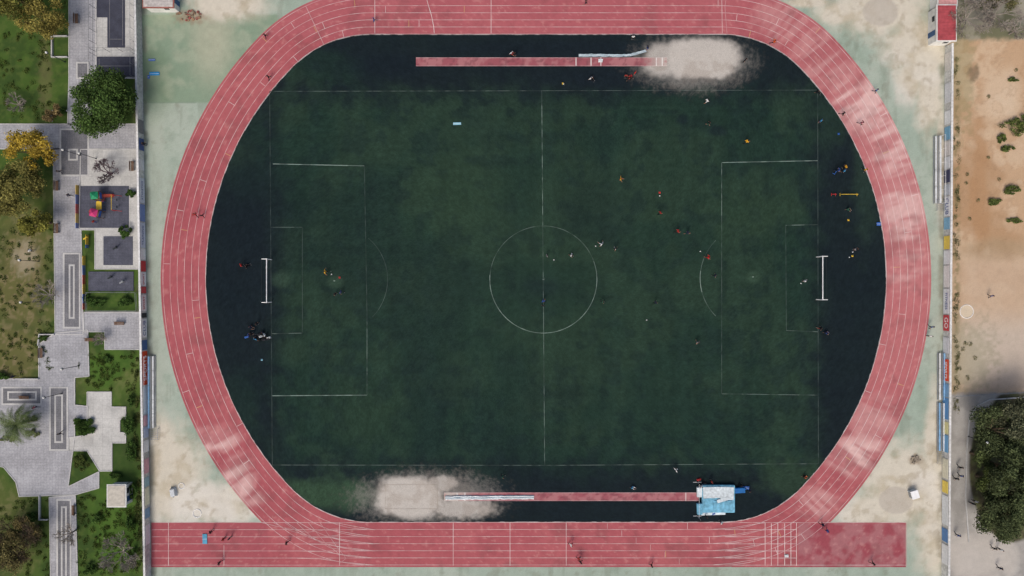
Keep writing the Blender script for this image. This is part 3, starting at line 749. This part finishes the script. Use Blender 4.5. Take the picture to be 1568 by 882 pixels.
def bare(name,u,v,rpx,h,mat,depth=5,seed=1,spread=.6):
    x,y=place(u,v,h*.6); rnd=random.Random(seed); mb=MB(); R=rpx/S
    def br(p,d,ln,r,k):
        q=p+d*ln; mb.tube(p,q,r,r*.7,mat,5 if k>2 else 3,False)
        if k==0: return
        for i in range(3):
            nd=(d+Vector((rnd.uniform(-1,1),rnd.uniform(-1,1),rnd.uniform(-.35,.6)))*spread*1.25).normalized()
            br(p+d*ln*rnd.uniform(.55,1),nd,ln*rnd.uniform(.62,.85),max(.022,r*.62),k-1)
    L0=h*.27
    mb.tube((0,0,0),(0,0,L0),.16,.12,mat,7)
    for i in range(6):
        a=i*1.05+rnd.uniform(-.3,.3); d=Vector((math.cos(a)*R/h*1.6,math.sin(a)*R/h*1.6,.7)).normalized(); br(Vector((0,0,L0-.1)),d,R*.36,.09,depth-1)
    return mb.build(name,(x,y,0))
OL=((94,92,48),(140,134,76)); YE=((158,134,46),(190,166,72)); PI=((56,66,42),(96,106,70)); HG=((44,68,30),(78,104,48)); BR=((106,90,62),(140,124,84))
tree('broadleaf_tree',155,158,52,8.5,((50,72,34),(88,112,56)),26000,.34,50,.28)
tree('yellowing_tree',45,232,36,7,YE,5600,.32,28);tree('olive_tree',22,285,46,7.5,OL,11000,.32,34);tree('olive_tree',55,338,27,6,((100,100,44),(132,130,62)),4500,.3,18)
tree('olive_tree',78,172,16,4,BR,1800,.26,10,.1)
tree('olive_tree',60,24,38,7.5,((110,104,52),(154,142,76)),5400,.3,26);tree('olive_tree',18,-5,38,8,((84,88,42),(130,126,64)),6500,.32,24)
bare('bare_tree',22,157,20,3.2,m_barkg,5,3);bare('bare_tree',158,262,24,4.5,pm('bark_purple',(98,80,86),.9),6,4);bare('bare_tree',150,520,14,3,m_barkg,5,5);bare('bare_tree',66,452,28,5,m_barkg,5,6,.5)
bare('bare_tree',178,852,38,6.5,m_barkg,6,8);bare('bare_tree',98,822,24,5.5,m_barkg,5,9);bare('bare_tree',20,830,46,7.5,m_bark,6,10);tree('olive_tree',8,845,38,6.5,((80,76,46),(118,110,70)),6000,.28,34);tree('olive_tree',40,815,26,5,((96,88,54),(124,112,74)),2800,.26,16)
bare('bare_tree',1492,22,38,6.5,m_barkg,6,11);bare('bare_tree',1538,14,40,7.5,m_barkg,6,12);bare('bare_tree',1565,42,26,5,m_barkg,5,13)
tree('olive_tree',1530,-8,30,6,((80,82,54),(114,110,76)),3000,.28,16)
tree('pine_tree',1530,662,44,8,PI,11000,.32,34,.3);tree('pine_tree',1568,640,38,9,((70,76,58),(112,114,88)),9000,.32,30,.3);tree('pine_tree',1552,722,46,9,PI,13000,.32,36,.3)
tree('pine_tree',1520,738,26,6.5,((66,78,42),(102,112,62)),5000,.3,18,.2);tree('pine_tree',1538,790,42,8,PI,11000,.32,32,.3);tree('pine_tree',1585,770,46,10,PI,11000,.34,32,.3)
tree('pine_tree',1505,700,20,5,((62,74,42),(94,104,64)),3000,.28,14,.2)
for a in [(195,355,11,13,1.6),(203,297,8,9,1.3),(200,648,11,20,1.5),(205,690,9,20,1.4),(205,748,9,14,1.4),(152,462,16,9,1.0),(192,462,14,9,1.0),(134,456,6,6,.8),(95,172,10,7,1),(8,575,12,6,1),(70,518,9,5,.9),(178,728,12,5,.8),
          (203,800,8,16,1.2),(150,792,10,8,.9),(140,870,12,10,1.0),(203,612,7,10,1.1),(165,550,8,5,.7),(52,790,9,8,.9),(205,850,7,14,1.1)]:
    shrub('shrub',a[0],a[1],a[2],a[3],a[4],HG,1800)
shrub('clipped_hedge',133,651,24,15,1.3,((42,64,26),(68,92,40)),5200,.2);shrub('clipped_hedge',128,708,14,14,1.2,((58,74,34),(94,104,52)),3000,.2)
for a in [(1548,198,24,14,1.2),(1562,186,14,9,1.0),(1540,228,12,6,.8),(1530,213,9,9,.9),(1548,292,15,8,1.0),(1520,310,14,6,.7),(1550,123,10,4,.6),(1552,338,14,5,.5)]:
    shrub('wild_bush',a[0],a[1],a[2],a[3],a[4],((70,84,42),(110,120,66)),1000,.24)
def scatter(name,spots,cols,leaf,n):
    VV=[];CC=[]
    for (u,v,ru,rv) in spots:
        k=n; a=RNG.random(k)*6.283; r=RNG.random(k)**.7
        c=np.c_[PX(u)+ru/S*r*np.cos(a),PY(v)+rv/S*r*np.sin(a),.05+.3*RNG.random(k)*(1-r)]
        d=RNG.normal(size=(k,3)); d/=np.linalg.norm(d,axis=1)[:,None]; b=np.cross(d,RNG.normal(size=(k,3))); b/=np.linalg.norm(b,axis=1)[:,None]
        V=np.stack([c-d*leaf*.5,c+b*leaf*.3,c+d*leaf*.5,c-b*leaf*.3],1); V[...,2]=np.maximum(V[...,2],.02); VV.append(V.reshape(-1,3))
        t=RNG.random(k)[:,None]; CC.append(np.repeat((L(*cols[0])*(1-t)+L(*cols[1])*t),4,axis=0))
    V=np.concatenate(VV); raw_mesh(name,V,np.arange(len(V)).reshape(-1,4),M_leaf,np.concatenate(CC))
scatter('weeds',[(random.uniform(1460,1468),random.uniform(90,640),random.uniform(2,5),random.uniform(3,9)) for _ in range(55)]+[(random.uniform(1462,1495),random.uniform(525,600),4,4) for _ in range(12)]+[(random.uniform(1475,1568),random.uniform(80,350),3,3) for _ in range(8)],((104,106,72),(150,146,106)),.18,45)
scatter('weeds',[(LW(v)-random.uniform(14,22),v,random.uniform(2,5),random.uniform(3,9)) for v in np.random.default_rng(3).uniform(540,880,45)],((60,80,38),(110,116,66)),.22,70)
sp=[]
for (u0,u1,v0,v1,k) in [(0,80,60,185,60),(0,80,350,575,110),(140,210,540,600,40),(160,210,770,880,80),(120,165,760,880,70),(0,75,765,882,80),(120,170,540,595,20),(0,100,0,60,30)]:
    for _ in range(k): sp.append((random.uniform(u0,u1),random.uniform(v0,v1),random.uniform(2,6),random.uniform(2,6)))
scatter('grass',sp,((60,84,34),(100,110,54)),.2,40)
def palm(u,v,rpx,h):
    x,y=place(u,v,h); e=empty('palm_tree',(x,y,.1)); mb=MB(); 
    for i in range(6): mb.tube((0,0,h*i/6),(0,0,h*(i+1)/6),.26-.01*i,.22-.01*i,m_bark,8)
    mb.build('trunk',parent=e); VV=[];R=rpx/S
    for i in range(46):
        a=i*2.4; el=random.uniform(.1,1.1); ln=R*random.uniform(.8,1.05); p=Vector((0,0,h)); seg=12
        for s in range(seg):
            t=s/seg; ang=el-1.5*t; d=Vector((math.cos(a)*math.cos(ang),math.sin(a)*math.cos(ang),math.sin(ang))); q=p+d*ln/seg
            side=d.cross(Vector((0,0,1))).normalized(); w=.42*math.sin(math.pi*(.12+.85*t))
            for sg in (-1,1):
                for kk in range(2):
                    b0=p+(q-p)*(kk*.5); tip=b0+side*sg*w*1.2+d*.3-Vector((0,0,.12)); VV+= [b0,b0+d*.09,tip,tip-d*.03]
            p=q
    V=np.array([tuple(a) for a in VV]); k=len(V)//4; c=np.repeat(L(96,110,70)*RNG.uniform(.7,1.5,(k,1)),4,axis=0)
    raw_mesh('fronds',V,np.arange(4*k).reshape(-1,4),M_leaf,c,e)
palm(26,650,36,3.6)
for a in [(52,662,12,9,.8),(40,640,8,7,.8),(12,672,14,6,.6),(55,640,6,5,.6)]: shrub('shrub',*a,((86,96,60),(124,128,90)),500)
# ------------------------------------------------------------ people
def pose(kind):
    J={};
    def legs(lk,la,rk,ra):
        J['kL'],J['aL'],J['kR'],J['aR']=lk,la,rk,ra
    pz=.95; lean=0
    if kind=='stand':
        legs((.11,.0,.5),(.12,.02,.09),(-.11,-.02,.5),(-.12,.02,.09)); arms=((.26,.02,1.15),(.27,-.06,.9),(-.26,.02,1.15),(-.27,-.06,.9))
    elif kind=='walk':
        legs((.1,-.18,.52),(.1,-.3,.1),(-.1,.06,.5),(-.1,.34,.16)); arms=((.25,.14,1.17),(.26,.16,.92),(-.25,-.1,1.16),(-.24,-.28,.98)); pz=.93
    elif kind=='run':
        legs((.1,-.38,.72),(.1,-.3,.32),(-.1,.12,.52),(-.1,.36,.1)); arms=((.27,.26,1.22),(.22,.1,1.02),(-.27,-.16,1.18),(-.16,-.36,1.3)); lean=-.12; pz=.95
    elif kind=='sit':
        pz=.14; legs((.16,-.38,.46),(.16,-.62,.1),(-.2,-.36,.42),(-.1,-.66,.09)); arms=((.27,-.12,.42),(.16,-.36,.44),(-.27,.14,.36),(-.3,.22,.1))
    elif kind=='kick':
        legs((.1,-.3,.58),(.1,-.58,.34),(-.1,.02,.5),(-.12,.06,.09)); arms=((.36,.1,1.24),(.52,.02,1.1),(-.36,-.05,1.22),(-.5,-.2,1.1)); lean=.05
    t=pz
    J.update(pel=(0,0,t),sp=(0,lean*.4,t+.2),ch=(0,lean*.8,t+.38),nk=(0,lean,t+.53),h1=(0,lean-.015,t+.61),h2=(0,lean-.02,t+.70),h3=(0,lean-.005,t+.77),
        hL=(.09,0,t-.04),hR=(-.09,0,t-.04),sL=(.175,lean*.9,t+.46),sR=(-.175,lean*.9,t+.46))
    J['eL'],J['wL'],J['eR'],J['wR']=arms
    for s in 'LR':
        a=Vector(J['a'+s]); J['t'+s]=(a.x,a.y-.17,max(.04,a.z-.05)); J['b'+s]=(a.x,a.y+.05,max(.04,a.z-.05))
        w=Vector(J['w'+s]); e=Vector(J['e'+s]); d=(w-e).normalized(); J['p'+s]=tuple(w+d*.09)
    return J
RAD=dict(pel=.15,sp=.125,ch=.15,nk=.055,h1=.075,h2=.098,h3=.075,hL=.095,hR=.095,sL=.075,sR=.075)
for s in 'LR': RAD.update({'k'+s:.06,'a'+s:.042,'t'+s:.035,'b'+s:.035,'e'+s:.042,'w'+s:.028,'p'+s:.034})
ED=[('pel','sp',0),('sp','ch',0),('ch','nk',0),('nk','h1',1),('h1','h2',1),('h2','h3',1)]
for s in 'LR': ED+=[('pel','h'+s,2),('h'+s,'k'+s,2),('k'+s,'a'+s,3),('a'+s,'t'+s,4),('a'+s,'b'+s,4),('ch','s'+s,0),('s'+s,'e'+s,0),('e'+s,'w'+s,1),('w'+s,'p'+s,1)]
BASE={}
def make_base(kind):
    J=pose(kind); names=list(J); idx={n:i for i,n in enumerate(names)}
    me=bpy.data.meshes.new('b'); me.from_pydata([J[n] for n in names],[(idx[a],idx[b]) for a,b,_ in ED],[]); o=bpy.data.objects.new('b',me); coll.objects.link(o)
    o.modifiers.new('s','SKIN'); sv=me.skin_vertices[0].data
    for n in names:
        r=RAD[n]; sv[idx[n]].radius=(r*1.15,r*.8) if n in('ch','sp','pel') else (r,r)
        sv[idx[n]].use_root=(n=='pel')
    m=o.modifiers.new('u','SUBSURF'); m.levels=1
    dg=bpy.context.evaluated_depsgraph_get(); me2=bpy.data.meshes.new_from_object(o.evaluated_get(dg)); bpy.data.objects.remove(o)
    segs=[(Vector(J[a]),Vector(J[b]),m_,(RAD[a]+RAD[b])/2) for a,b,m_ in ED]
    V=[tuple(v.co) for v in me2.vertices]; F=[list(p.vertices) for p in me2.polygons]; MI=[]
    for p in me2.polygons:
        c=p.center; best=1e9;bm=0
        for a,b,m_,r in segs:
            d=b-a; t_=max(0,min(1,(c-a).dot(d)/d.length_squared)); q=(c-(a+d*t_)).length-r
            if q<best: best=q;bm=m_
        hc=Vector(J['h2'])
        if bm==1 and c.z>J['h1'][2]-.01 and (c.z>hc.z+.03 or c.y>hc.y+.02): bm=5
        MI.append(bm)
    mb=MB()
    for s,sg in (('L',1),('R',-1)):
        w=Vector(J['w'+s]);p=Vector(J['p'+s]);d=(p-w).normalized(); side=Vector((0,1,0)) if abs(d.y)<.8 else Vector((0,0,1)); side=(side-d*side.dot(d)).normalized(); curl=d.cross(side)*sg
        for k,lf in enumerate((.07,.08,.075,.06)):
            b=p+side*(-.03+.02*k)-d*.01; m1=b+d*lf*.55; mb.tube(b,m1,.010,.009,'m1',5); mb.tube(m1,m1+d*lf*.4-curl*.02,.009,.007,'m1',5)
        b=w+d*.03-side*.025; mb.tube(b,b-side*.035+d*.03,.012,.010,'m1',5); mb.tube(b-side*.035+d*.03,b-side*.04+d*.06,.010,.008,'m1',5)
    h=Vector(J['h2'])
    mb.tube(h+Vector((0,-.085,.0)),h+Vector((0,-.118,-.025)),.010,.016,'m1',5); mb.box(h+Vector((0,-.088,-.055)),(.045,.01,.01),'m0')
    for s in (-1,1): mb.sphere(h+Vector((s*.034,-.083,.012)),.011,'m5',6,4); mb.sphere(h+Vector((s*.098,.0,-.005)),.022,'m1',6,4)
    o0=len(V); V+=mb.v
    for f,k in zip(mb.f,mb.m): F.append([i+o0 for i in f]); MI.append(int(mb.mats[k][1]))
    BASE[kind]=(V,F,MI)
for k in ('stand','walk','run','sit','kick'): make_base(k)
SK=pm('skin',(150,112,92),.6,.05)
COL=dict(k=(26,26,32),b=(46,76,140),r=(150,46,42),w=(230,230,230),y=(220,164,44),g=(56,98,78),n=(34,40,64),o=(214,92,40),e=(110,110,114),c=(74,150,196),p=(170,96,106),R=(206,46,44))
pc={}
def person(name,u,v,top='k',bot='k',kind='stand',rot=None,shin=None,hair=(30,25,22),z=.022):
    key=(top,bot,kind,shin,hair)
    if key not in pc:
        V,F,MI=BASE[kind]; me=bpy.data.meshes.new('body'); me.from_pydata(V,[],F)
        cl=lambda q:pm('cloth',COL[q],.85,.1)
        for m in (cl(top),SK,cl(bot),cl(shin) if shin else SK,pm('shoe',(120,120,122),.6) ,pm('hair',hair,.7)): me.materials.append(m)
        me.polygons.foreach_set('material_index',MI); me.polygons.foreach_set('use_smooth',[True]*len(F)); me.update(); pc[key]=me
    o=bpy.data.objects.new(name,pc[key]); coll.objects.link(o); o.location=(PX(u),PY(v),z); o.rotation_euler=(0,0,random.uniform(0,6.28) if rot is None else rot)
    s=random.uniform(.98,1.07); o.scale=(s,s,s)
R='runner';Fb='footballer'
for a in [(R,574,34,'b','b','run',1.57),(R,409,58,'k','k','run',2.3),(R,414,121,'k','k','run',2.2),(R,313,331,'k','k','walk',3.1),(R,303,330,'r','k','run',3.1),(R,896,7,'k','n','walk',1.5),(R,1181,67,'o','k','run',1.2),(R,1337,141,'b','k','walk',.6),
 (R,1286,176,'k','k','run',.6),(R,1314,190,'p','k','run',.6),(R,1421,500,'b','k','walk',0,'k'),(R,1419,514,'w','k','stand',0),
 (R,1255,800,'n','k','walk',1),(R,1262,809,'b','n','walk',1.4),(R,1332,859,'k','k','walk',1.6),(R,996,862,'k','k','walk',1.6),(R,885,852,'r','k','run',1.6),(R,888,857,'k','k','run',1.6),(R,873,831,'w','r','run',1.6),(R,442,828,'k','k','walk',1.6),
 (R,327,811,'k','k','stand',2),(R,355,821,'n','k','stand',1),(R,346,822,'r','k','stand',5),(R,340,858,'k','k','walk',1.6),
 (Fb,373,406,'R','k','stand',2),(Fb,378,408,'k','k','sit',2),(Fb,501,416,'y','k','kick',1.5),(Fb,515,450,'k','k','stand',1),(Fb,524,447,'b','k','walk',1),
 (Fb,783,82,'w','r','sit',1),(Fb,788,86,'k','k','stand',2),(Fb,904,121,'w','k','sit',1),(Fb,968,60,'w','k','stand',0),(Fb,990,76,'n','b','stand',2),(Fb,971,114,'R','r','stand',1),(Fb,960,121,'k','r','sit',2),(Fb,957,119,'r','k','stand',0),(Fb,966,121,'k','k','sit',4),
 (Fb,1080,157,'w','w','walk',2),(Fb,1083,191,'k','g','walk',1),(Fb,1138,95,'k','k','stand',1),(Fb,1253,187,'c','b','stand',1),(Fb,1250,141,'k','k','sit',1),(Fb,1140,219,'y','k','run',2),(Fb,949,275,'y','o','kick',1.5),
 (Fb,1009,327,'r','k','walk',2),(Fb,1035,355,'r','k','run',1.6),(Fb,1050,357,'n','n','run',1.6),(Fb,920,374,'w','w','kick',4),(Fb,941,381,'k','w','walk',3),(Fb,837,392,'e','k','stand',2),(Fb,874,391,'w','e','walk',1),
 (Fb,1081,394,'R','r','run',1),(Fb,1092,422,'n','k','walk',1),(Fb,832,461,'b','b','run',3),(Fb,831,468,'k','k','stand',3),(Fb,922,461,'g','k','walk',1),(Fb,1002,463,'n','k','walk',2),(Fb,1229,430,'w','w','stand',4),
 (Fb,1307,382,'k','w','stand',4),(Fb,1066,523,'e','e','walk',0),(Fb,1252,502,'k','r','walk',1),(Fb,1263,508,'n','b','sit',1),(Fb,1034,717,'w','w','run',4),(Fb,770,727,'g','k','walk',1),(Fb,968,745,'c','w','sit',1),
 (Fb,1279,262,'b','k','run',1),(Fb,1288,263,'c','k','stand',1),(Fb,1290,257,'y','k','stand',5),(Fb,1297,320,'g','g','sit',1),(Fb,1320,261,'y','k','run',0),(Fb,1230,728,'k','o','sit',1),
 (Fb,384,500,'n','n','sit',1),(Fb,396,495,'k','k','stand',1),(Fb,382,513,'b','k','sit',2),(Fb,392,519,'c','k','sit',3),(Fb,399,521,'k','k','sit',4),(Fb,409,512,'w','k','stand',5),(Fb,408,516,'k','k','stand',0),(Fb,403,509,'n','k','sit',0),(Fb,388,511,'k','n','stand',0),
 (R,1076,736,'k','k','stand',1),(R,1087,735,'r','k','stand',2),(R,1071,742,'w','k','stand',1),(R,1079,788,'k','k','stand',2),(R,1144,748,'n','k','walk',1),(R,1131,740,'k','k','stand',1),(R,1102,797,'w','k','stand',4),
 ('pedestrian',97,264,'k','n','walk',3,'n'),('pedestrian',98,662,'k','k','walk',3,'k'),('pedestrian',28,575,'n','k','walk',1,'k'),('pedestrian',54,384,'w','k','stand',1,'k'),('pedestrian',225,222,'k','k','stand',1,'k'),
 ('pedestrian',1465,713,'k','k','walk',0,'k'),('pedestrian',1466,726,'b','k','walk',0,'k'),('pedestrian',1458,730,'k','k','walk',0,'k'),('pedestrian',1461,816,'b','k','walk',0,'k'),('pedestrian',1516,836,'k','k','walk',0,'k'),('pedestrian',1526,838,'w','k','stand',0,'k'),('pedestrian',1483,768,'k','k','stand',0,'k'),('pedestrian',1488,765,'w','k','stand',0,'k'),('pedestrian',1525,866,'n','k','walk',0,'k'),('pedestrian',1512,453,'b','k','walk',0,'k'),
 ('pedestrian',60,622,'p','n','walk',1,'n'),('pedestrian',112,300,'n','k','walk',1,'k'),('pedestrian',150,340,'r','b','stand',1,'b')]:
    person(a[0],a[1],a[2],a[3],a[4],a[5],a[6],a[7] if len(a)>7 else ('k' if a[4]=='k' else None),z=.14 if (a[1]<215) else .022)
# ------------------------------------------------------------ small sport items
def ball(u,v,r=.11):
    mb=MB(); mb.sphere((0,0,r),r,m_white,10,8)
    for i in range(6):
        a=i*1.05; mb.box((r*.75*math.cos(a),r*.75*math.sin(a),r*1.6),(.05,.05,.02),m_dark,a)
    mb.build('football',(PX(u),PY(v),.022))
for a in [(863,129),(912,377),(1226,434),(1010,300),(1072,385),(508,420),(848,398),(1305,386),(1300,394),(990,490)]: ball(*a)
def hurdle(u,v,c,w=1.2,rz=0,h=.5):
    mb=MB(); mb.tube((-w/2,0,h),(w/2,0,h),.05,.05,c)
    for s in (-1,1): mb.tube((s*w/2,0,h),(s*w/2,0,.03),.03,.03,c); mb.box((s*w/2,0,.03),(.06,.5,.04),c)
    mb.build('training_hurdle',(PX(u),PY(v),.022),rz)
hurdle(1299,298,yl,2.9);hurdle(1276,298,rd,.7);hurdle(1278,264,bl,.6,1)
def bag(u,v,c,rz=.3,d=(.7,.35,.3)):
    mb=MB(); mb.box((0,0,d[2]/2),d,c,0,.8); mb.tube((-d[0]*.3,0,d[2]),(0,0,d[2]+.12),.02,.02,m_dark); mb.tube((0,0,d[2]+.12),(d[0]*.3,0,d[2]),.02,.02,m_dark)
    mb.build('sports_bag',(PX(u),PY(v),.022),rz,bevel=.05)
kb=pm('bag_black',(36,38,44),.8)
for a in [(391,516,kb),(400,515,m_cov2),(405,520,kb),(378,516,bl),(397,512,kb),(411,519,kb),(412,517,m_cov2),(1092,786,bl),(1070,734,rd),(907,118,kb),(965,117,rd),(963,123,kb)]: bag(*a)
def mat(u,v,w,h,c,nm='exercise_mat'):
    mb=MB(); mb.box((0,0,.06),(w/S,h/S,.12),c); mb.box((0,0,.125),(w/S*.96,.04,.01),m_white); mb.build(nm,(PX(u),PY(v),.024),.03,bevel=.03)
lb=pm('foam_lightblue',(140,190,210),.7,.1)
mat(700,189.5,12,3.6,lb);mat(314,825,7,15,pm('foam_teal',(84,150,180),.7));mat(233,92,10,3,bl);mat(237,113,15,5,pm('foam_blue',(50,140,200),.7));mat(228,118,3,5,bl);mat(1345,343,6,5,bl);mat(1204,851,6,4,m_cov2,'starting_block_box');mat(1142,747,10,5,bl)
def cone(u,v,c):
    mb=MB(); mb.box((0,0,.015),(.3,.3,.03),c); mb.tube((0,0,.03),(0,0,.4),.11,.02,c,10); mb.build('training_cone',(PX(u),PY(v),.022))
for a in [(862,128,yl),(1010,295,rd),(1299,337,yl),(401,551,lb),(1305,392,yl),(520,425,rd),(1284,205,bl)]: cone(*a)
mb=MB(); mb.box((0,0,.5),(1.2,1.3,1.0),m_cov2); mb.box((0,0,1.03),(1.3,1.4,.06),m_white); mb.box((-.62,0,.5),(.03,1.0,.8),m_grey); mb.build('equipment_box',(PX(1396),PY(755),0),.3,bevel=.02)
mb=MB(); mb.box((0,0,.4),(.9,1.5,.8),m_cov2,0,.8); mb.tube((-.3,-.9,.1),(-.3,.9,.1),.1,.1,m_grey); mb.build('line_marking_cart',(PX(267),PY(753),0),.2)
def ring(u,v,r):
    mb=MB()
    for i in range(28):
        a=i*2*math.pi/28;b=(i+1)*2*math.pi/28; mb.tube((r*math.cos(a),r*math.sin(a),.04),(r*math.cos(b),r*math.sin(b),.04),.05,.05,m_white,5,False)
    mb.build('throwing_circle',(PX(u),PY(v),0))
ring(302,786,.7);ring(1480,477,1.15);ring(278,744,.5)
# ------------------------------------------------------------ light, sky, camera
w=bpy.data.worlds.new('World'); sc.world=w; w.use_nodes=True; nt=w.node_tree; bg=nt.nodes['Background']
sk=nt.nodes.new('ShaderNodeTexSky'); sk.sky_type='NISHITA'; sk.sun_disc=False; sk.sun_elevation=math.radians(52); sk.sun_rotation=math.radians(200)
sk.air_density=1.0; sk.dust_density=6.0; sk.ozone_density=1.0
nt.links.new(sk.outputs[0],bg.inputs[0]); bg.inputs['Strength'].default_value=.135
sd=bpy.data.lights.new('sun','SUN'); sd.energy=1.3; sd.angle=math.radians(24); sd.color=(1,.96,.9)
so=bpy.data.objects.new('sun',sd); coll.objects.link(so); so.rotation_euler=(math.radians(38),0,math.radians(-20)); so.location=(0,0,60)
cam=bpy.data.cameras.new('camera'); co=bpy.data.objects.new('camera',cam); coll.objects.link(co); co.location=(0,0,H); co.rotation_euler=(0,0,0)
cam.sensor_width=36; cam.lens=36*H/(1568/S); cam.clip_end=6000
sc.camera=co
sc.view_settings.view_transform='Standard'; sc.view_settings.look='None'; sc.view_settings.exposure=0
